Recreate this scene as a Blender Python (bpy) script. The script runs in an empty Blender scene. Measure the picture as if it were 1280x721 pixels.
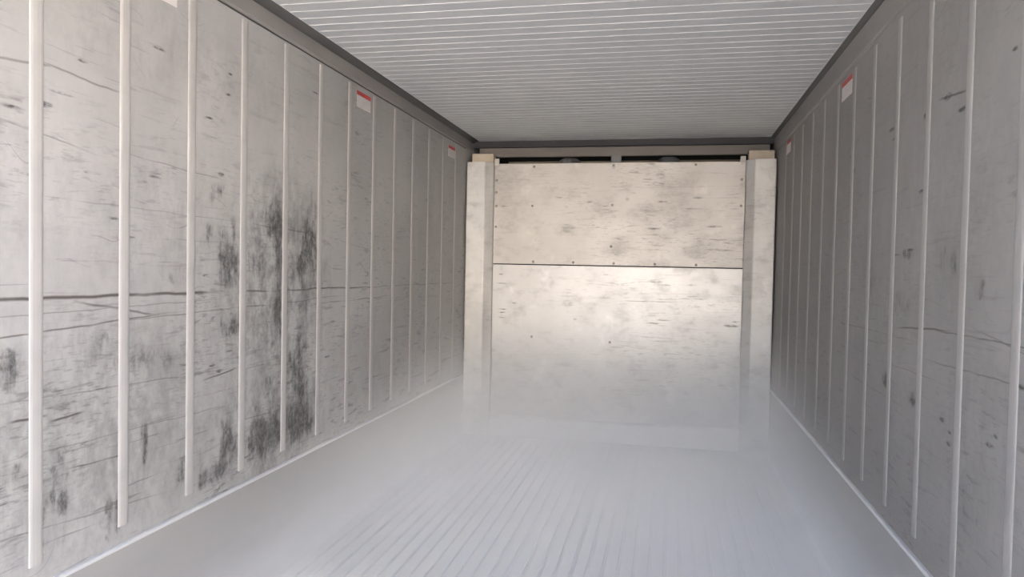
import bpy, bmesh, math, random
from mathutils import Vector, Matrix

random.seed(7)
scene = bpy.context.scene
COL = scene.collection

# ------------------------------------------------------------------ camera
CAM = Vector((0.41, 0.0, 1.2927))
F_PX, YAW, PITCH, ROLL = 925.75, 0.2088, -0.0282, 0.0197
cam_data = bpy.data.cameras.new("camera")
cam = bpy.data.objects.new("camera", cam_data)
COL.objects.link(cam)
fwd = Vector((-math.sin(YAW) * math.cos(PITCH), math.cos(YAW) * math.cos(PITCH), math.sin(PITCH)))
r0 = Vector((math.cos(YAW), math.sin(YAW), 0))
u0 = r0.cross(fwd)
rgt = r0 * math.cos(ROLL) + u0 * math.sin(ROLL)
upv = -r0 * math.sin(ROLL) + u0 * math.cos(ROLL)
m = Matrix((rgt, upv, -fwd)).transposed().to_4x4()
m.translation = CAM
cam.matrix_world = m
cam_data.sensor_fit = 'HORIZONTAL'
cam_data.sensor_width = 36.0
cam_data.lens = 36.0 * F_PX / 1280.0
cam_data.clip_start = 0.02
scene.camera = cam

# ------------------------------------------------------------------ world, sun, exposure
SUN_EL, SUN_ROT = math.radians(44), math.radians(-12)
world = bpy.data.worlds.new("sky")
scene.world = world
world.use_nodes = True
wn = world.node_tree
wn.nodes.clear()
sky = wn.nodes.new("ShaderNodeTexSky")
sky.sky_type = 'NISHITA'
sky.sun_disc = False
sky.sun_elevation = SUN_EL
sky.sun_rotation = SUN_ROT
sky.air_density = 0.8
sky.dust_density = 5.0
sky.ozone_density = 1.0
bg = wn.nodes.new("ShaderNodeBackground")
bg.inputs["Strength"].default_value = 0.30
wo = wn.nodes.new("ShaderNodeOutputWorld")
wn.links.new(sky.outputs[0], bg.inputs[0])
wn.links.new(bg.outputs[0], wo.inputs[0])

sun_data = bpy.data.lights.new("sun", 'SUN')
sun_data.energy = 3.6
sun_data.angle = math.radians(0.6)
sun_data.color = (1.0, 0.955, 0.89)
sun = bpy.data.objects.new("sun", sun_data)
COL.objects.link(sun)
sd = Vector((math.sin(SUN_ROT) * math.cos(SUN_EL), math.cos(SUN_ROT) * math.cos(SUN_EL), math.sin(SUN_EL)))
sun.rotation_euler = sd.to_track_quat('Z', 'Y').to_euler()
sun.location = (0, -3, 8)

scene.view_settings.view_transform = 'Standard'
scene.view_settings.look = 'None'
scene.view_settings.gamma = 1.0
scene.view_settings.use_curve_mapping = False
scene.view_settings.exposure = 2.78
scene.cycles.max_bounces = 9
scene.cycles.diffuse_bounces = 6
scene.cycles.glossy_bounces = 4
scene.cycles.volume_bounces = 4
scene.cycles.caustics_reflective = True
scene.cycles.sample_clamp_indirect = 8.0
scene.cycles.volume_step_rate = 1.0
scene.cycles.volume_max_steps = 128

# ------------------------------------------------------------------ dimensions (metres)
XL, XR = -1.145, 1.145          # inner faces of the side walls
ZC = 2.2884                     # ceiling
YD = 0.05                      # door opening
YB = 5.515                      # front of the bulkhead posts
YE = 5.72                       # end of the ceiling sheets
YR = 6.25                       # rear wall behind the cooling unit

# a portal in the door opening (guides sky sampling only, gives no light of its own)
pd = bpy.data.lights.new("door_portal", 'AREA')
pd.shape = 'RECTANGLE'
pd.size, pd.size_y = XR - XL, ZC
pd.cycles.is_portal = True
portal = bpy.data.objects.new("door_portal", pd)
COL.objects.link(portal)
portal.location = (0, YD - 0.02, ZC / 2)
portal.rotation_euler = (math.radians(90), 0, 0)   # faces +Y, into the container

# ------------------------------------------------------------------ node helpers
class S:
    """a node socket with arithmetic"""
    def __init__(self, nt, sock): self.nt, self.s = nt, sock
    def _m(self, op, *a, clamp=False):
        n = self.nt.nodes.new("ShaderNodeMath"); n.operation = op; n.use_clamp = clamp
        for i, v in enumerate((self,) + a):
            if isinstance(v, S): self.nt.links.new(v.s, n.inputs[i])
            else: n.inputs[i].default_value = v
        return S(self.nt, n.outputs[0])
    def __add__(self, o): return self._m('ADD', o)
    def __sub__(self, o): return self._m('SUBTRACT', o)
    def __mul__(self, o): return self._m('MULTIPLY', o)
    def abs(self): return self._m('ABSOLUTE')
    def max(self, o): return self._m('MAXIMUM', o)
    def min(self, o): return self._m('MINIMUM', o)
    def clamp(self): return self._m('ADD', 0.0, clamp=True)
    def exp(self): return self._m('EXPONENT')
    def inv(self): return self._m('MULTIPLY_ADD', -1.0, 1.0)
    def ss(self, a, b, lo=0.0, hi=1.0):
        n = self.nt.nodes.new("ShaderNodeMapRange"); n.interpolation_type = 'SMOOTHSTEP'
        self.nt.links.new(self.s, n.inputs[0])
        for i, v in enumerate((a, b, lo, hi)): n.inputs[1 + i].default_value = v
        return S(self.nt, n.outputs[0])

class Mat:
    def __init__(self, name):
        self.m = bpy.data.materials.new(name); self.m.use_nodes = True
        self.nt = self.m.node_tree
        self.b = self.nt.nodes["Principled BSDF"]
        self.tc = self.nt.nodes.new("ShaderNodeTexCoord")
        g = self.nt.nodes.new("ShaderNodeNewGeometry")
        self.sep = self.nt.nodes.new("ShaderNodeSeparateXYZ")
        self.nt.links.new(g.outputs["Position"], self.sep.inputs[0])
        self.x, self.y, self.z = (S(self.nt, self.sep.outputs[i]) for i in range(3))
    def noise(self, scale, detail=3.0, rough=0.55, seed=0.0, dist=0.0):
        """noise on world position, scale given per axis (x, y, z)"""
        c = self.nt.nodes.new("ShaderNodeCombineXYZ")
        for i, (s, k) in enumerate(zip((self.x, self.y, self.z), scale)):
            self.nt.links.new((s * k + seed * (1.7 + i)).s, c.inputs[i])
        n = self.nt.nodes.new("ShaderNodeTexNoise")
        n.inputs["Scale"].default_value = 1.0
        n.inputs["Detail"].default_value = detail
        n.inputs["Roughness"].default_value = rough
        n.inputs["Distortion"].default_value = dist
        self.nt.links.new(c.outputs[0], n.inputs["Vector"])
        return S(self.nt, n.outputs[0])
    def blob(self, u, v, cu, cv, ru, rv, soft=0.5):
        du, dv = (u - cu) * (1.0 / ru), (v - cv) * (1.0 / rv)
        d = (du * du + dv * dv)._m('SQRT')
        return d.ss(1.0 - soft, 1.0 + soft, 1.0, 0.0)
    def line(self, u, v, u0, v0, u1, v1, w, wob=None):
        """soft scratch from (u0,v0) to (u1,v1)"""
        k = (v1 - v0) / (u1 - u0)
        e = v - (u * k + (v0 - k * u0))
        if wob is not None: e = e + wob
        a = e.abs().ss(w * 0.1, w * 0.9, 1.0, 0.0)
        lo, hi = min(u0, u1), max(u0, u1); f = (hi - lo) * 0.18
        return a * u.ss(lo - f, lo + f) * u.ss(hi - f, hi + f, 1.0, 0.0)
    def mix(self, fac, a, b):
        n = self.nt.nodes.new("ShaderNodeMix"); n.data_type = 'RGBA'
        if isinstance(fac, S): self.nt.links.new(fac.s, n.inputs[0])
        else: n.inputs[0].default_value = fac
        for i, v in ((6, a), (7, b)):
            if isinstance(v, tuple): n.inputs[i].default_value = (*v, 1.0)
            else: self.nt.links.new(v, n.inputs[i])
        return n.outputs[2]
    def done(self, col, rough=0.6, metal=0.0, bump=None, bstr=0.2, bdist=0.002, spec=0.5):
        b = self.b
        if isinstance(col, tuple): b.inputs["Base Color"].default_value = (*col, 1.0)
        else: self.nt.links.new(col, b.inputs["Base Color"])
        for nm, v in (("Roughness", rough), ("Metallic", metal), ("Specular IOR Level", spec)):
            if isinstance(v, S): self.nt.links.new(v.s, b.inputs[nm])
            else: b.inputs[nm].default_value = v
        if bump is not None:
            n = self.nt.nodes.new("ShaderNodeBump")
            n.inputs["Strength"].default_value = bstr; n.inputs["Distance"].default_value = bdist
            self.nt.links.new(bump.s, n.inputs["Height"])
            self.nt.links.new(n.outputs[0], b.inputs["Normal"])
        return self.m

# ------------------------------------------------------------------ materials
def side_wall_material(name, base_a, base_b, amount, blobs, lines, marks, clouds, seed):
    M = Mat(name); y, z = M.y, M.z
    big = M.noise((0, 1.3, 1.1), 3, 0.5, seed)
    col = M.mix(big.ss(0.3, 0.7), base_a, base_b)
    cloud = M.noise((0, 5.0, 4.0), 4, 0.6, seed + 3)
    col = M.mix(cloud.ss(0.45, 0.8) * 0.28, col, (0.30, 0.295, 0.29))
    ct = None
    for (cy, cz, ry, rz, s_) in clouds:
        t = M.blob(y, z, cy, cz, ry, rz, 0.8) * s_
        ct = t if ct is None else ct.max(t)
    cn = M.noise((0, 11.0, 5.5), 5, 0.68, seed + 53, 0.3)
    cn2 = M.noise((0, 30.0, 24.0), 4, 0.7, seed + 57)
    col = M.mix((ct * ((cn - 0.5) * 3.2 + (cn2 - 0.5) * 2.2 + 0.42)).clamp() * 0.85, col, (0.11, 0.108, 0.105))
    # short horizontal scuffs, two sizes, gathered in patches
    patch = M.noise((0, 2.3, 2.6), 2, 0.5, seed + 5).ss(0.36, 0.66)
    f1 = M.noise((0, 8.0, 46.0), 3, 0.6, seed + 7, 0.4).ss(0.56, 0.70)
    f2 = M.noise((0, 19.0, 120.0), 2, 0.55, seed + 11, 0.3).ss(0.57, 0.69)
    f3 = M.noise((0, 3.2, 62.0), 3, 0.55, seed + 13, 0.6).ss(0.60, 0.68)
    low = z.ss(0.5, 1.9, 1.0, 0.45)
    sc = (f1 * 0.75 + f2 * 0.55) * patch * low + f3 * 0.55 * patch.inv() * low
    # thin crossing hair scratches
    k1 = M.noise((0, 1.6, 1.6), 2, 0.5, seed + 17)
    hair = ((z * 9.0 + y * 1.3 + k1 * 9.0)._m('FRACT') - 0.5).abs().ss(0.0, 0.018, 1.0, 0.0) * \
        M.noise((0, 3.0, 9.0), 2, 0.5, seed + 19).ss(0.55, 0.66)
    sc = (sc + hair * 0.5) * amount
    # grown-in dirt patches: their own places, broken up by noise
    br = M.noise((0, 17.0, 13.0), 5, 0.68, seed + 23)
    brh = M.noise((0, 26.0, 5.0), 4, 0.65, seed + 29)
    tot = None
    for (cy, cz, ry, rz, s) in blobs:
        t = M.blob(y, z, cy, cz, ry, rz, 0.75) * s
        tot = t if tot is None else tot + t
    dirt = (tot + (br * 0.6 + brh * 0.4 - 0.5) * 5.0 * tot.ss(0.0, 0.5)).ss(0.30, 1.15) if tot is not None else None
    wob = (M.noise((0, 5.0, 0.4), 3, 0.5, seed + 31) - 0.5) * 0.020
    lt = None
    for (a0, b0, a1, b1, w, s) in lines:
        t = M.line(y, z, a0, b0, a1, b1, w, wob) * s
        lt = t if lt is None else lt.max(t)
    edge = (M.noise((0, 30.0, 90.0), 3, 0.6, seed + 37) - 0.5) * 5.0 - 0.15
    mt = None
    for (cy, cz, ry, rz, s) in marks:
        t = M.blob(y, z, cy, cz, ry * 0.85, rz * 0.55, 0.6) * s
        mt = t if mt is None else mt.max(t)
    mt = (mt + edge * mt).clamp()
    col = M.mix(tot.ss(0.0, 1.1) * (brh * 1.4 - 0.1).clamp() * 0.42, col, (0.13, 0.128, 0.125))
    col = M.mix(dirt * 0.62, col, (0.12, 0.117, 0.114))
    fine = M.noise((0, 60.0, 45.0), 4, 0.7, seed + 61).ss(0.35, 0.62)
    col = M.mix(dirt * dirt * fine * 0.75, col, (0.045, 0.044, 0.043))
    col = M.mix((lt * M.noise((0, 6, 6), 2, 0.5, seed + 41).ss(0.25, 0.55)).clamp() * 0.92, col, (0.075, 0.065, 0.055))
    col = M.mix(sc.clamp() * 0.85, col, (0.105, 0.10, 0.098))
    col = M.mix(mt * 0.9, col, (0.06, 0.057, 0.055))
    h = M.noise((0, 14.0, 40.0), 4, 0.6, seed + 43) - sc * 0.4 - lt * 0.8
    return M.done(col, rough=0.62, bump=h, bstr=0.12, bdist=0.004, spec=0.28)

L_BLOBS = [  # y, z, half length, half height, strength
    (2.408, 1.288, .070, .085, .9), (2.571, 1.299, .060, .055, .7), (2.696, 1.470, .075, .075, .75),
    (2.745, 1.33, .040, .20, .8), (2.98, 1.30, .095, .15, .9), (2.753, 1.05, .050, .11, .8),
    (2.426, 1.067, .075, .055, .75), (2.93, .80, .085, .17, .9), (2.95, .585, .15, .075, 1.15),
    (2.635, .60, .12, .085, 1.0), (2.403, .66, .055, .10, .95), (2.331, .535, .10, .035, .8),
    (2.123, 1.246, .05, .04, .6), (2.29, 1.367, .06, .06, .55), (2.72, .80, .10, .16, .45),
    (1.966, .752, .018, .10, .6), (1.65, .72, .03, .13, .5), (1.486, 1.023, .05, .05, .85),
    (1.84, .55, .07, .07, .6), (1.502, .761, .045, .03, .6), (1.60, .62, .10, .10, .45),
    (1.80, 1.03, .16, .07, .5), (2.15, .60, .14, .07, .42), (2.06, .98, .14, .06, .35),
    (2.40, 1.45, .05, .18, .38), (3.05, 1.50, .10, .14, .4), (2.32, 1.54, .05, .06, .4)]
L_LINES = [
    (1.2, 1.195, 2.55, 1.184, .0085, 1.0), (2.4, 1.186, 3.7, 1.176, .0060, .9), (3.3, 1.178, 5.2, 1.172, .004, .55),
    (1.2, 1.090, 2.05, 1.125, .0045, .8), (1.9, 1.115, 3.3, 1.140, .003, .7), (1.72, 1.175, 2.0, 1.126, .006, .75),
    (1.4, 1.150, 2.3, 1.160, .003, .5), (1.5, .941, 2.4, .905, .003, .6), (1.50, .893, 1.60, .889, .006, 1.0),
    (1.62, .871, 1.72, .877, .006, 1.0), (1.69, .733, 1.88, .720, .004, .9), (2.27, .885, 2.45, .899, .005, .9),
    (1.5, .80, 2.4, .775, .003, .45), (1.43, 1.758, 1.62, 1.783, .006, .55), (1.6, 1.785, 1.85, 1.77, .005, .6),
    (1.9, 1.60, 2.4, 1.58, .003, .5), (2.6, 1.44, 3.0, 1.43, .004, .6), (3.1, 1.112, 3.9, 1.12, .005, .6),
    (3.2, 1.42, 3.7, 1.37, .003, .4), (1.4, 1.63, 1.75, 1.585, .004, .5), (1.6, 1.45, 2.4, 1.44, .003, .4),
    (1.4, .62, 2.0, .56, .004, .5), (2.5, .70, 2.9, .69, .004, .5)]
L_MARKS = [
    (1.594, 1.682, .030, .012, .95), (1.50, 1.655, .035, .008, .9), (1.65, 1.722, .040, .006, .75),
    (1.719, 1.824, .018, .007, .95), (2.025, 1.945, .028, .007, .8), (2.388, 1.89, .018, .008, .95),
    (2.40, 1.965, .015, .007, .7), (2.28, 1.785, .02, .007, .8), (1.90, 1.36, .03, .006, .8), (1.88, 1.29, .025, .012, .7),
    (1.84, 1.41, .02, .007, .7), (2.35, 1.60, .02, .012, .8), (2.34, 1.54, .02, .010, .6), (2.27, 1.245, .02, .009, .9),
    (2.35, .905, .022, .010, .9), (2.31, .93, .02, .007, .8), (2.41, .97, .02, .007, .7), (1.74, 1.53, .02, .006, .6),
    (3.5, 1.95, .03, .014, .55), (4.6, 1.72, .035, .014, .5), (3.25, 1.02, .03, .009, .6), (3.2, .86, .03, .009, .6),
    (4.35, 1.45, .03, .010, .4), (3.05, 2.05, .03, .008, .5), (1.55, 1.50, .03, .006, .5), (2.0, 1.55, .03, .007, .55)]
L_CLOUDS = [(2.75, 1.17, .36, .42, 1.0), (2.75, .68, .40, .24, 1.0), (1.75, .80, .55, .36, .55), (2.2, 1.0, .35, .20, .40),
            (2.1, 1.40, .45, .25, .32), (3.6, .75, .5, .25, .25), (1.5, 1.45, .35, .30, .25), (2.1, 1.95, .8, .16, .25)]
R_CLOUDS = [(2.2, 1.5, .5, .4, .25), (2.9, 1.15, .6, .3, .28), (1.9, .85, .4, .25, .30), (2.3, 1.95, .6, .2, .25), (3.4, 1.7, .6, .4, .15)]
R_BLOBS = [(2.74, .935, .045, .030, .7), (2.46, .915, .045, .022, .75), (2.55, 1.36, .09, .02, .6),
           (2.20, 1.32, .10, .06, .35), (1.98, 1.262, .04, .03, .5), (3.0, 1.25, .14, .10, .3),
           (2.25, 1.55, .12, .2, .22), (2.0, .75, .12, .10, .35), (2.6, 1.20, .16, .05, .4)]
R_LINES = [(2.60, 1.122, 2.20, 1.146, .005, .9), (2.3, 1.140, 1.5, 1.153, .0035, .75), (3.4, 1.084, 2.5, 1.09, .003, .55),
           (2.3, 1.05, 1.7, 1.066, .004, .5), (3.2, .88, 2.6, .875, .003, .45), (2.0, 1.165, 1.6, 1.12, .003, .5),
           (2.3, 1.787, 2.12, 1.772, .006, .9), (2.9, .99, 2.2, 1.0, .003, .4)]
R_MARKS = [(2.246, 1.784, .028, .015, .95), (2.139, 1.728, .030, .012, .95), (2.426, 1.768, .022, .016, .8),
           (2.769, 1.791, .035, .010, .95), (2.74, 1.755, .02, .008, .7), (3.337, 1.787, .045, .010, .8),
           (3.30, 1.722, .035, .010, .8), (2.438, 1.546, .025, .009, .8), (1.84, 1.798, .018, .008, .9),
           (2.54, 1.372, .05, .008, .9), (2.68, 1.36, .04, .006, .6), (2.20, .902, .022, .012, .95),
           (2.145, .881, .016, .008, .95), (2.148, .849, .020, .010, .8), (1.897, .903, .025, .010, .8),
           (1.865, .932, .012, .010, .7), (2.745, .92, .03, .018, .85), (2.46, .91, .035, .014, .85), (1.76, 1.06, .03, .010, .8)]

MAT = {}
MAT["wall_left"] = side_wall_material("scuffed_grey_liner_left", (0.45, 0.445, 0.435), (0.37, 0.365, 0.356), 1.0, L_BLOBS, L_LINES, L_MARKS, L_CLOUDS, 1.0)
MAT["wall_right"] = side_wall_material("shaded_scuffed_liner_right", (0.31, 0.298, 0.285), (0.265, 0.255, 0.244), 0.75, R_BLOBS, R_LINES, R_MARKS, R_CLOUDS, 50.0)  # liner greys darkened to paint in this side's weaker light

def simple(name, c, rough=0.5, metal=0.0, var=0.12, sc=(6, 6, 6), spec=0.4, bump=0.0, dark=0.6):
    M = Mat(name)
    n = M.noise(sc, 4, 0.6, hash(name) % 13 * 0.0 + len(name))
    d = tuple(v * dark for v in c)
    col = M.mix(n.ss(0.4, 0.85) * min(1.0, var * 3), c, d)
    return M.done(col, rough, metal, n if bump else None, bump, 0.003, spec)

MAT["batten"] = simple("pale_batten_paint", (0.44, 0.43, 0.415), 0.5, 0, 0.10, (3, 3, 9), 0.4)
MAT["batten_shaded"] = simple("dull_batten_paint", (0.34, 0.328, 0.312), 0.5, 0, 0.10, (3, 3, 9), 0.4)  # batten paint darkened for the shade on the right wall
MAT["top_rail"] = simple("grey_rail_paint", (0.28, 0.268, 0.257), 0.6, 0, 0.10, (4, 3, 8), 0.3)
MAT["cove"] = simple("dark_grey_cove", (0.13, 0.126, 0.122), 0.7, 0, 0.10, (4, 3, 8), 0.2)
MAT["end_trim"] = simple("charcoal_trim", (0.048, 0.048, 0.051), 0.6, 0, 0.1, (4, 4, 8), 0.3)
MAT["header"] = simple("brown_grey_header", (0.21, 0.19, 0.172), 0.6, 0, 0.12, (3, 3, 14), 0.3)
MAT["scuff"] = simple("aluminium_scuff_plate", (0.40, 0.395, 0.385), 0.45, 0.15, 0.12, (2, 2.2, 12), 0.5, 0.05, 0.75)
MAT["edge"] = simple("bright_aluminium_edge", (0.72, 0.72, 0.71), 0.35, 0.2, 0.05, (5, 9, 5), 0.5)
MAT["floor_bar"] = simple("aluminium_floor_bar", (0.38, 0.375, 0.365), 0.5, 0.15, 0.12, (14, 1.5, 3), 0.5, 0.0, 0.75)
MAT["floor_base"] = simple("floor_channel_base", (0.40, 0.395, 0.385), 0.7, 0.0, 0.12, (5, 1.5, 3), 0.3)
MAT["ceiling"] = simple("ceiling_sheet_paint", (0.645, 0.66, 0.668), 0.5, 0, 0.06, (1.5, 6, 3), 0.35, 0, 0.85)
M = Mat("ceiling_bead_paint")
n = M.noise((2.2, 40, 2), 4, 0.7, 3.0)
MAT["bead"] = M.done(M.mix(n.ss(0.35, 0.65), (0.66, 0.67, 0.67), (0.90, 0.91, 0.91)), 0.4, 0)

def bulkhead_material(name, ca, cb, seed, metal, rough, flecks, plain_marks=(), lines=()):
    M = Mat(name)
    x, z = M.x, M.z
    big = M.noise((2.2, 0, 2.0), 4, 0.6, seed)
    col = M.mix(big.ss(0.32, 0.7), ca, cb)
    cl = M.noise((7, 0, 11), 4, 0.65, seed + 2)
    col = M.mix(cl.ss(0.48, 0.78) * 0.6, col, tuple(v * 0.62 for v in cb))
    wp = M.noise((5, 0, 5), 3, 0.6, seed + 9)
    col = M.mix(wp.ss(0.58, 0.72) * 0.4, col, tuple(min(1, v * 1.25) for v in ca))
    patch = M.noise((2.2, 0, 3.0), 2, 0.5, seed + 4).ss(0.38, 0.62)
    right = x.ss(-0.9, 0.4, 0.35, 1.0)
    f1 = M.noise((9, 0, 66), 3, 0.6, seed + 5, 0.5).ss(0.57, 0.69)
    f2 = M.noise((22, 0, 130), 2, 0.5, seed + 6, 0.4).ss(0.59, 0.70)
    f3 = M.noise((3.0, 0, 80), 3, 0.6, seed + 7, 0.5).ss(0.62, 0.70)
    s = ((f1 * 0.7 + f2 * 0.5) * patch + f3 * 0.5) * right * flecks
    col = M.mix(s.clamp() * 0.75, col, (0.16, 0.145, 0.125))
    mt = None
    for (cx, cz, rx, rz, st) in plain_marks:
        t = M.blob(x, z, cx, cz, rx, rz, 0.5) * st
        mt = t if mt is None else mt.max(t)
    for (a0, b0, a1, b1, w, st) in lines:
        t = M.line(x, z, a0, b0, a1, b1, w) * st
        mt = t if mt is None else mt.max(t)
    if mt is not None:
        en = (M.noise((26, 0, 90), 4, 0.65, seed + 12) - 0.5) * 5.0 + 0.75
        col = M.mix((mt * en).clamp() * 0.85, col, (0.11, 0.10, 0.09))
    r = (cl * 0.25 + rough - 0.1)
    h = M.noise((5, 0, 20), 4, 0.6, seed + 8)
    return M.done(col, r, metal, h, 0.10, 0.004, 0.5)

P_MARKS = [(-.02, 2.055, .012, .016, .8), (.06, 1.93, .03, .02, .35), (.345, 1.80, .035, .006, .8), (-.19, 1.80, .02, .006, .6),
           (.09, 1.82, .014, .012, .5), (.28, 1.60, .05, .008, .7), (.72, 1.62, .05, .008, .6), (.60, 1.83, .035, .007, .8),
           (.13, 1.865, .02, .006, .6), (.25, 1.73, .05, .014, .35), (-.42, 1.83, .02, .006, .5), (-.85, 1.765, .03, .004, .9),
           (.56, 1.75, .07, .006, .45), (.33, 2.0, .03, .03, .35), (-.35, 1.60, .05, .03, .3), (.42, 1.64, .04, .05, .25)]
P_LINES = [(-.35, 1.895, -.16, 1.897, .003, .5), (.16, 1.905, .9, 1.915, .003, .45), (.6, 1.53, .93, 1.52, .004, .8), (.12, 1.445, .36, 1.445, .003, .6)]
Q_MARKS = [(-.86, 1.24, .02, .005, .7), (-.85, 1.17, .04, .004, .8), (-.85, .97, .03, .004, .8), (-.85, .945, .03, .004, .8), (-.85, .905, .02, .004, .8),
           (.3, .90, .045, .008, .8), (.38, .925, .05, .005, .7), (.86, .90, .045, .010, .75), (.90, .93, .03, .006, .7), (.62, 1.03, .03, .004, .5),
           (-.75, 1.02, .02, .006, .5), (-.34, 1.03, .04, .025, .35), (-.28, .91, .012, .008, .6), (.3, 1.21, .05, .008, .5), (.38, 1.185, .04, .005, .6),
           (.55, 1.19, .05, .007, .4), (.36, 1.08, .06, .004, .5)]
Q_LINES = [(-.2, 1.185, .02, 1.17, .003, .6), (.02, 1.18, .38, 1.235, .003, .55), (.07, 1.06, .46, 1.062, .004, .7), (.2, .80, .45, .79, .006, .45),
           (.05, .73, .3, .70, .006, .3), (.1, .545, .4, .55, .004, .35)]
MAT["upper_panel"] = bulkhead_material("stained_steel_upper", (0.59, 0.56, 0.52), (0.51, 0.482, 0.445), 3.0, 0.20, 0.44, 1.0, P_MARKS, P_LINES)
MAT["lower_panel"] = bulkhead_material("stained_steel_lower", (0.63, 0.617, 0.60), (0.57, 0.557, 0.54), 17.0, 0.24, 0.39, 0.7, Q_MARKS, Q_LINES)
MAT["post"] = bulkhead_material("brushed_post_steel", (0.70, 0.685, 0.66), (0.56, 0.545, 0.52), 31.0, 0.2, 0.45, 0.55)
MAT["sill"] = simple("pale_sill_steel", (0.74, 0.735, 0.725), 0.45, 0.2, 0.08, (3, 3, 12), 0.5, 0, 0.8)
MAT["block"] = simple("beige_foam_block", (0.55, 0.48, 0.38), 0.8, 0, 0.12, (20, 20, 20), 0.2)
MAT["clip"] = simple("pale_clip_plastic", (0.60, 0.565, 0.50), 0.5, 0, 0.1, (20, 20, 20))
MAT["bolt"] = simple("dull_bolt_steel", (0.30, 0.28, 0.25), 0.45, 0.6, 0.1, (40, 40, 40))
MAT["frame"] = simple("tan_frame_steel", (0.30, 0.26, 0.20), 0.6, 0.1, 0.1, (6, 6, 20), 0.3)
MAT["black"] = simple("black_housing", (0.012, 0.012, 0.013), 0.6, 0, 0.1, (9, 9, 9), 0.3)
MAT["motor"] = simple("grey_motor_metal", (0.18, 0.18, 0.18), 0.45, 0.3, 0.1, (15, 15, 15))
MAT["red"] = simple("red_label_print", (0.50, 0.045, 0.04), 0.5, 0, 0.1, (30, 30, 30))
M = Mat("white_label_paper")
MAT["label"] = M.done(M.mix(M.noise((40, 40, 120), 2, 0.5, 5).ss(0.52, 0.66) * 0.35, (0.66, 0.63, 0.615), (0.58, 0.40, 0.37)), 0.5, 0)
MAT["ground"] = simple("sunlit_concrete", (0.50, 0.47, 0.43), 0.9, 0, 0.12, (0.8, 0.8, 0.8), 0.2)
MAT["shell"] = simple("painted_shell_steel", (0.60, 0.60, 0.60), 0.5, 0, 0.1, (1, 1, 1))
MAT["door"] = simple("door_liner_paint", (0.46, 0.45, 0.44), 0.5, 0, 0.1, (2, 2, 2))
MAT["bounce_wall"] = simple("cream_render", (0.76, 0.74, 0.70), 0.9, 0, 0.1, (0.3, 0.3, 0.3), 0.2)
MAT["gasket"] = simple("black_door_gasket", (0.02, 0.02, 0.02), 0.7, 0, 0.1, (9, 9, 9))

# ------------------------------------------------------------------ mesh helpers
def box_bm(bm, x0, x1, y0, y1, z0, z1, bevel=0.0, seg=2):
    vs = [bm.verts.new((x, y, z)) for x in (x0, x1) for y in (y0, y1) for z in (z0, z1)]
    q = [(0, 1, 3, 2), (4, 6, 7, 5), (0, 4, 5, 1), (2, 3, 7, 6), (0, 2, 6, 4), (1, 5, 7, 3)]
    fs = [bm.faces.new([vs[i] for i in f]) for f in q]
    if bevel:
        es = list({e for f in fs for e in f.edges})
        bmesh.ops.bevel(bm, geom=es, offset=bevel, segments=seg, affect='EDGES', profile=0.5)
def prism_bm(bm, prof, axis, a, b):
    """extrude a closed 2-D profile along an axis from a to b"""
    def P(u, v, t):
        return {'x': (t, u, v), 'y': (u, t, v), 'z': (u, v, t)}[axis]
    lo = [bm.verts.new(P(u, v, a)) for u, v in prof]
    hi = [bm.verts.new(P(u, v, b)) for u, v in prof]
    n = len(prof)
    for i in range(n):
        bm.faces.new((lo[i], lo[(i + 1) % n], hi[(i + 1) % n], hi[i]))
    bm.faces.new(lo[::-1]); bm.faces.new(hi)
def lathe_bm(bm, prof, seg=24, c=(0, 0, 0)):
    rings = []
    for r, z in prof:
        rings.append([bm.verts.new((c[0] + r * math.cos(2 * math.pi * k / seg), c[1] + r * math.sin(2 * math.pi * k / seg), c[2] + z)) for k in range(seg)])
    for a, b in zip(rings, rings[1:]):
        for k in range(seg):
            bm.faces.new((a[k], a[(k + 1) % seg], b[(k + 1) % seg], b[k]))
    bm.faces.new(rings[0][::-1]); bm.faces.new(rings[-1])
def to_mesh(name, bm, mat):
    bmesh.ops.recalc_face_normals(bm, faces=bm.faces[:])
    me = bpy.data.meshes.new(name); bm.to_mesh(me); bm.free()
    me.materials.append(MAT[mat]); return me
def link(name, me, parent=None, loc=(0, 0, 0)):
    o = bpy.data.objects.new(name, me); COL.objects.link(o)
    o.location = loc
    if parent is not None: o.parent = parent
    return o
def boxo(name, mat, b, parent=None, bevel=0.0):
    bm = bmesh.new(); box_bm(bm, *b, bevel=bevel)
    return link(name, to_mesh(name, bm, mat), parent)
def prismo(name, mat, prof, axis, a, b, parent=None):
    bm = bmesh.new(); prism_bm(bm, prof, axis, a, b)
    return link(name, to_mesh(name, bm, mat), parent)
def tag(o, label, cat=None, group=None, kind=None):
    o["label"] = label
    if cat: o["category"] = cat
    if group: o["group"] = group
    if kind: o["kind"] = kind
    return o
def empty(name, loc=(0, 0, 0)):
    o = bpy.data.objects.new(name, None); COL.objects.link(o); o.location = loc
    o.empty_display_size = 0.1
    return o

# ------------------------------------------------------------------ the room shell
T = 0.08
floor = tag(boxo("floor", "floor_base", (XL - T, XR + T, YD, YR + T, -0.12, -0.045)),
            "grey aluminium floor of lengthwise bars, veiled by mist", "floor", kind="structure")
PITCH_BAR = 0.0652
bm = bmesh.new()
prism_bm(bm, [(-.0255, -.004), (-.0225, 0), (.0225, 0), (.0255, -.004), (.003, -.010), (.003, -.045), (-.003, -.045), (-.003, -.010)],
         'y', YD, YB - 0.002)
bar_me = to_mesh("floor_bar", bm, "floor_bar")
nbar = int((XR - XL) / PITCH_BAR)
for k in range(nbar):
    link("floor_bar", bar_me, floor, ((k - (nbar - 1) / 2) * PITCH_BAR, 0, 0))

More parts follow.
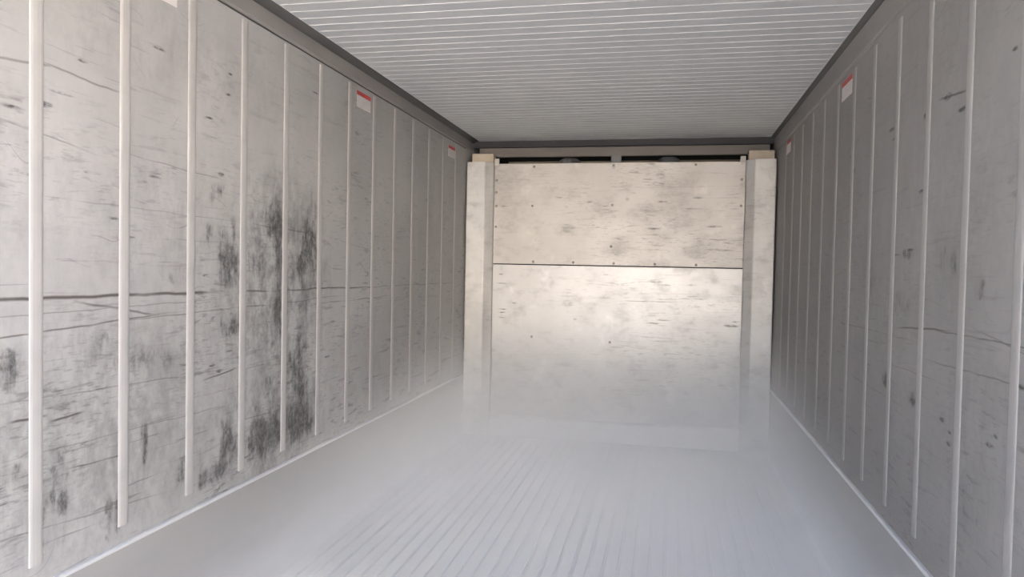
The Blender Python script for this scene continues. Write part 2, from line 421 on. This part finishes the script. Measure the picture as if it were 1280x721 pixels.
ceiling = tag(boxo("ceiling", "shell", (XL - T, XR + T, YD, YR + T, ZC + 0.014, ZC + 0.10)),
              "pale grey ceiling of narrow cross sheets with bright joint beads", "ceiling", kind="structure")
CI_L, CI_R = XL + 0.0525, XR - 0.029
STEP = 0.0811
bm = bmesh.new(); box_bm(bm, CI_L, CI_R, 0.0, STEP - 0.001, ZC, ZC + 0.014, bevel=0.0006, seg=1)
panel_me = to_mesh("ceiling_panel", bm, "ceiling")
bm = bmesh.new()
prism_bm(bm, [(STEP - .005, ZC), (STEP - .004, ZC - .0013), (STEP - .002, ZC - .0013), (STEP - .001, ZC), (STEP - .001, ZC + .006), (STEP - .005, ZC + .006)],
         'x', CI_L + 0.004, CI_R - 0.004)
bead_me = to_mesh("joint_bead", bm, "bead")
nceil = int((YE - YD) / STEP)
y_first = YE - nceil * STEP
for k in range(nceil):
    p = link("ceiling_panel", panel_me, ceiling, (0, y_first + k * STEP, 0))
    link("joint_bead", bead_me, p)

def side_wall(name, mat, xw, s, y0, step, z_top, z_rail, label):
    """s = +1 when the room lies on the +x side of the wall"""
    def bx(a, b): return (min(xw + s * a, xw + s * b), max(xw + s * a, xw + s * b))
    w = tag(boxo(name, mat, (*bx(-T, 0), YD, YR, -0.045, ZC + 0.014)), label, "wall", kind="structure")
    # battens
    prof = [(0, -.0215), (.0018, -.0185), (.0030, -.012), (.0034, 0), (.0030, .012), (.0018, .0185), (0, .0215)]
    bm = bmesh.new()
    prism_bm(bm, [(s * a, b) for a, b in prof], 'z', 0.513, z_top)
    me = to_mesh("batten", bm, "batten" if s > 0 else "batten_shaded")
    k = -6
    while y0 + k * step < YB - 0.1:
        if y0 + k * step > YD + 0.05:
            link("batten", me, w, (xw, y0 + k * step, 0))
        k += 1
    # top rail with a painted groove shadow under it, and the dark cove up to the ceiling sheet
    prismo("top_rail", "top_rail", [(xw, z_rail), (xw + s * .006, z_rail + .002), (xw + s * .010, z_rail + .010),
                                    (xw + s * .010, 2.270), (xw, 2.276)], 'y', YD, YE, w)
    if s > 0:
        boxo("rail_groove_shade", "end_trim", (*bx(0, .0015), YD, YB, z_rail - .005, z_rail - .0002), w)
    ci = CI_L if s > 0 else CI_R
    prismo("ceiling_cove", "cove", [(xw, 2.272), (xw + s * .012, 2.274), (ci, ZC - .001), (ci, ZC + .013), (xw, ZC + .013)], 'y', YD, YE, w)
    # scuff plate and its bright top edge
    sp = boxo("scuff_plate", "scuff", (*bx(0, .010), YD, YB, -0.04, 0.452), w)
    prismo("scuff_plate_edge", "edge", [(xw, .4515), (xw + s * .013, .4515), (xw + s * .013, .457), (xw + s * .009, .461), (xw, .462)], 'y', YD, YB, sp)
    return w

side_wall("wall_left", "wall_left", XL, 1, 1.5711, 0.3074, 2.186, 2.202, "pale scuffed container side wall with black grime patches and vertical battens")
side_wall("wall_right", "wall_right", XR, -1, 1.7862, 0.3074, 2.150, 2.168, "container side wall, its grey darkened with painted shade, with few scuffs and vertical battens")

tag(boxo("wall_back", "black", (XL - T, XR + T, YR, YR + T, -0.045, ZC + 0.014)), "black end wall behind the cooling unit", "wall", kind="structure")
tag(boxo("trim_1", "end_trim", (XL + .002, XR - .002, YE + .001, YE + .045, 2.238, ZC + .012), bevel=.003),
    "charcoal strip closing the far end of the ceiling", "trim", kind="structure")
tag(boxo("trim_2", "header", (XL + .045, XR - .030, YE + .05, YE + .085, 2.168, 2.250), bevel=.004),
    "brown grey header board above the black fan opening", "trim", kind="structure")
tag(boxo("trim_3", "shell", (XL - T, XR + T, YD - .06, YD, -0.12, -0.004), bevel=.006), "steel door sill", "trim", kind="structure")

# ------------------------------------------------------------------ bulkhead in front of the cooling unit
YP = YB + 0.075          # face of the panels
bh = tag(empty("air_bulkhead", (0, YB, 0)), "pale stained steel bulkhead of two sheets between side posts, under the fan opening", "bulkhead")
def bpart(name, mat, b, bevel=0.003, parent=None, label=None):
    bm = bmesh.new(); box_bm(bm, b[0], b[1], b[2] - YB, b[3] - YB, b[4], b[5], bevel=bevel)
    o = link(name, to_mesh(name, bm, mat), parent or bh)
    if label: o["label"] = label
    return o
PX = 0.932
bpart("upper_panel", "upper_panel", (-PX + .002, PX - .002, YP, YP + .012, 1.3225, 2.0905), .002, label="warm grey upper steel sheet with brown scuffs")
bpart("lower_panel", "lower_panel", (-PX + .002, PX - .002, YP, YP + .012, .125, 1.3155), .002, label="pale lower steel sheet fading into mist")
bpart("joint_strip", "black", (-PX + .002, PX - .002, YP + .0125, YP + .02, 1.29, 1.345), 0)
for s in (-1, 1):
    xo, xi = (XL + .0115 if s < 0 else XR - .0115), s * PX
    x0, x1 = min(xo, xi), max(xo, xi)
    bm = bmesh.new()
    # post: hollow channel, slanted inner fold
    prism_bm(bm, [(xo, .11), (xo, .008), (xo - s * .008, 0), (xi + s * .062, 0), (xi + s * .054, .003), (xi + s * .003, .060), (xi, .068), (xi, .11)], 'z', 0.0, 2.097)
    post = link("post", to_mesh("post", bm, "post"), bh)
    b0, b1 = (-1.115, -.945) if s < 0 else (.950, 1.128)
    bpart("foam_block", "block", (b0, b1, YB + .09, YB + .17, 2.0972, 2.172), .004, post, "beige block on the post top")
    bpart("corner_clip", "clip", (s * .911 - .019, s * .911 + .019, YP - .012, YP - .0005, 2.072, 2.128), .003, label="small pale clip at the panel corner")
# sill along the bottom
bpart("sill", "sill", (-PX + .001, PX - .001, YB + .0, YP + .012, 0.0, .148), .006)
bpart("access_hatch", "lower_panel", (-.292, -.146, YP - .003, YP - .0002, .20, .42), .001, label="small flush hatch low on the lower sheet")
# bolts
bm = bmesh.new()
lathe_bm(bm, [(.010, 0), (.010, .002), (.0075, .0045), (.003, .0055)], 10)
bmesh.ops.rotate(bm, verts=bm.verts[:], cent=(0, 0, 0), matrix=Matrix.Rotation(math.radians(90), 3, 'X'))
bolt_me = to_mesh("bolt", bm, "bolt")
for (bxx, bz) in [(-.62, 2.066), (-.016, 2.07), (.58, 2.07), (-.613, 1.341), (-.305, 1.341), (0, 1.339), (.303, 1.338), (.60, 1.338),
                  (-.912, 1.964), (-.912, 1.872), (-.912, 1.767), (-.912, 1.607), (-.022, 1.465), (-.628, 1.768), (-.02, 1.775), (.905, 1.771), (.905, 1.96),
                  (-.613, .765), (-.015, .746)]:
    link("bolt", bolt_me, bh, (bxx, YP - YB, bz))

# ------------------------------------------------------------------ cooling unit behind the bulkhead
ev = tag(empty("cooling_unit", (0, YE, 0)), "dark cooling unit with tan front rail showing in the gap above the bulkhead", "cooling unit")
def epart(name, mat, b, bevel=0.003, parent=None):
    bm = bmesh.new(); box_bm(bm, b[0], b[1], b[2] - YE, b[3] - YE, b[4], b[5], bevel=bevel)
    return link(name, to_mesh(name, bm, mat), parent or ev)
epart("front_rail", "frame", (-.90, .93, YE + .23, YE + .26, 2.07, 2.158), .004)
epart("casing", "black", (-.90, .92, YE - .09, YR - .02, .16, 2.075), .01)
epart("centre_bracket", "motor", (-.05, .03, YE + .02, YE + .04, 2.0751, 2.168), .004)
for i, fx in enumerate((-.375, .385)):
    fn = tag(empty("evaporator_fan", (fx, YE + .09, 2.0755)), "grey domed fan motor peeping over the bulkhead's top edge", "fan", "two fans above the bulkhead")
    bm = bmesh.new(); lathe_bm(bm, [(.085, 0), (.085, .045), (.078, .066), (.055, .080), (.02, .085)], 28)
    link("motor_dome", to_mesh("motor_dome", bm, "motor"), fn)
    bm = bmesh.new(); lathe_bm(bm, [(.118, .0), (.122, .012), (.114, .012), (.110, .002)], 32)
    link("shroud_ring", to_mesh("shroud_ring", bm, "black"), fn)
    for k in range(6):
        a = k * math.pi / 3
        bm = bmesh.new()
        pts = [(.084, -.022, .012), (.108, -.030, .006), (.108, .030, .024), (.084, .022, .020)]
        up = [bm.verts.new((x * math.cos(a) - y * math.sin(a), x * math.sin(a) + y * math.cos(a), z)) for x, y, z in pts]
        dn = [bm.verts.new((v.co.x, v.co.y, v.co.z - .003)) for v in up]
        for q in range(4): bm.faces.new((up[q], up[(q + 1) % 4], dn[(q + 1) % 4], dn[q]))
        bm.faces.new(up); bm.faces.new(dn[::-1])
        link("blade", to_mesh("blade", bm, "black"), fn)

# ------------------------------------------------------------------ warning labels high on the side walls
def wall_label(xw, s, y0, y1, z0, z1, label):
    t = 0.0012
    e = tag(empty("warning_label", (xw, (y0 + y1) / 2, z0)), label, "label")
    hy, h = (y1 - y0) / 2, z1 - z0
    zr = h * 0.74
    bm = bmesh.new(); box_bm(bm, min(0, s * t), max(0, s * t), -hy, hy, 0, zr)
    link("paper", to_mesh("paper", bm, "label"), e)
    bm = bmesh.new(); box_bm(bm, min(0, s * t), max(0, s * t), -hy, hy, zr, h)
    link("red_band", to_mesh("red_band", bm, "red"), e)
wall_label(XL, 1, 1.95, 2.105, 2.098, 2.182, "white label with red top band on the pale grimy wall, nearest the door opening")
wall_label(XL, 1, 3.495, 3.665, 2.088, 2.168, "white label with red top band halfway along the pale grimy wall")
wall_label(XL, 1, 5.070, 5.232, 2.078, 2.154, "white label with red top band on the pale grimy wall, beside the bulkhead")
wall_label(XR, -1, 3.375, 3.56, 2.058, 2.140, "white label with red top band halfway along the darker wall")
wall_label(XR, -1, 4.992, 5.148, 2.068, 2.150, "white label with red top band on the darker wall, beside the bulkhead")

# ------------------------------------------------------------------ outside the open end: yard ground and an unseen left door leaf added to block light
tag(boxo("ground", "ground", (-40, 40, -60, 40, -1.40, -1.32)), "sunlit concrete yard outside the open end", "ground", kind="structure")
d1 = tag(boxo("door_shading", "door", (XL - T - .06, XL - T, YD - 1.16, YD - .01, .0, ZC), bevel=.01), "unseen container door leaf, added open to block light from the left", "door", kind="structure")
boxo("door_gasket", "gasket", (XL - T - .045, XL - T - .015, YD - 1.19, YD - 1.16, .0, ZC), d1)

tag(boxo("wall_bounce", "bounce_wall", (-1.6, 24, -15.2, -15, -1.32, 5.5)), "sunlit cream warehouse wall facing the container's open end", "wall", kind="structure")  # unseen wall added to bounce sunlight onto the bulkhead and left wall
# ------------------------------------------------------------------ mist lying along the floor
def mist():
    bm = bmesh.new()
    ys = [1.2, 2.0, 2.8, 3.6, 4.4, 5.0, YB - .012]
    zs = [.37, .46, .68, .92, 1.09, 1.11, 1.11]
    a = [[bm.verts.new((x, y, z)) for x in (XL + .017, XR - .017)] + [bm.verts.new((x, y, .004)) for x in (XR - .017, XL + .017)] for y, z in zip(ys, zs)]
    for p, q in zip(a, a[1:]):
        for k in range(4): bm.faces.new((p[k], p[(k + 1) % 4], q[(k + 1) % 4], q[k]))
    bm.faces.new(a[0][::-1]); bm.faces.new(a[-1])
    mt = bpy.data.materials.new("floor_mist"); mt.use_nodes = True
    nt = mt.node_tree; nt.nodes.clear()
    out = nt.nodes.new("ShaderNodeOutputMaterial")
    sc = nt.nodes.new("ShaderNodeVolumeScatter")
    sc.inputs["Color"].default_value = (0.975, 0.965, 0.935, 1)
    sc.inputs["Anisotropy"].default_value = -0.3
    nt.links.new(sc.outputs[0], out.inputs["Volume"])
    g = nt.nodes.new("ShaderNodeNewGeometry")
    sep = nt.nodes.new("ShaderNodeSeparateXYZ"); nt.links.new(g.outputs["Position"], sep.inputs[0])
    x, y, z = (S(nt, sep.outputs[i]) for i in range(3))
    n = nt.nodes.new("ShaderNodeTexNoise"); n.inputs["Scale"].default_value = 1.6; n.inputs["Detail"].default_value = 2
    nt.links.new(g.outputs["Position"], n.inputs["Vector"])
    nz = S(nt, n.outputs[0])
    top = y.ss(1.2, 4.8, .36, 1.10)                       # height of the mist bank
    prof = (z._m('DIVIDE', top)).ss(0.0, 1.0, 1.0, 0.0)
    dens = prof._m('POWER', 1.2) * y.ss(3.2, 5.0, 1.12, .78) * (nz * 1.2 + .4)
    nt.links.new(dens.s, sc.inputs["Density"])
    MAT["mist"] = mt
    return tag(link("mist", to_mesh("mist", bm, "mist")), "thin pale mist lying along the floor towards the bulkhead", "mist", kind="stuff")
mist()
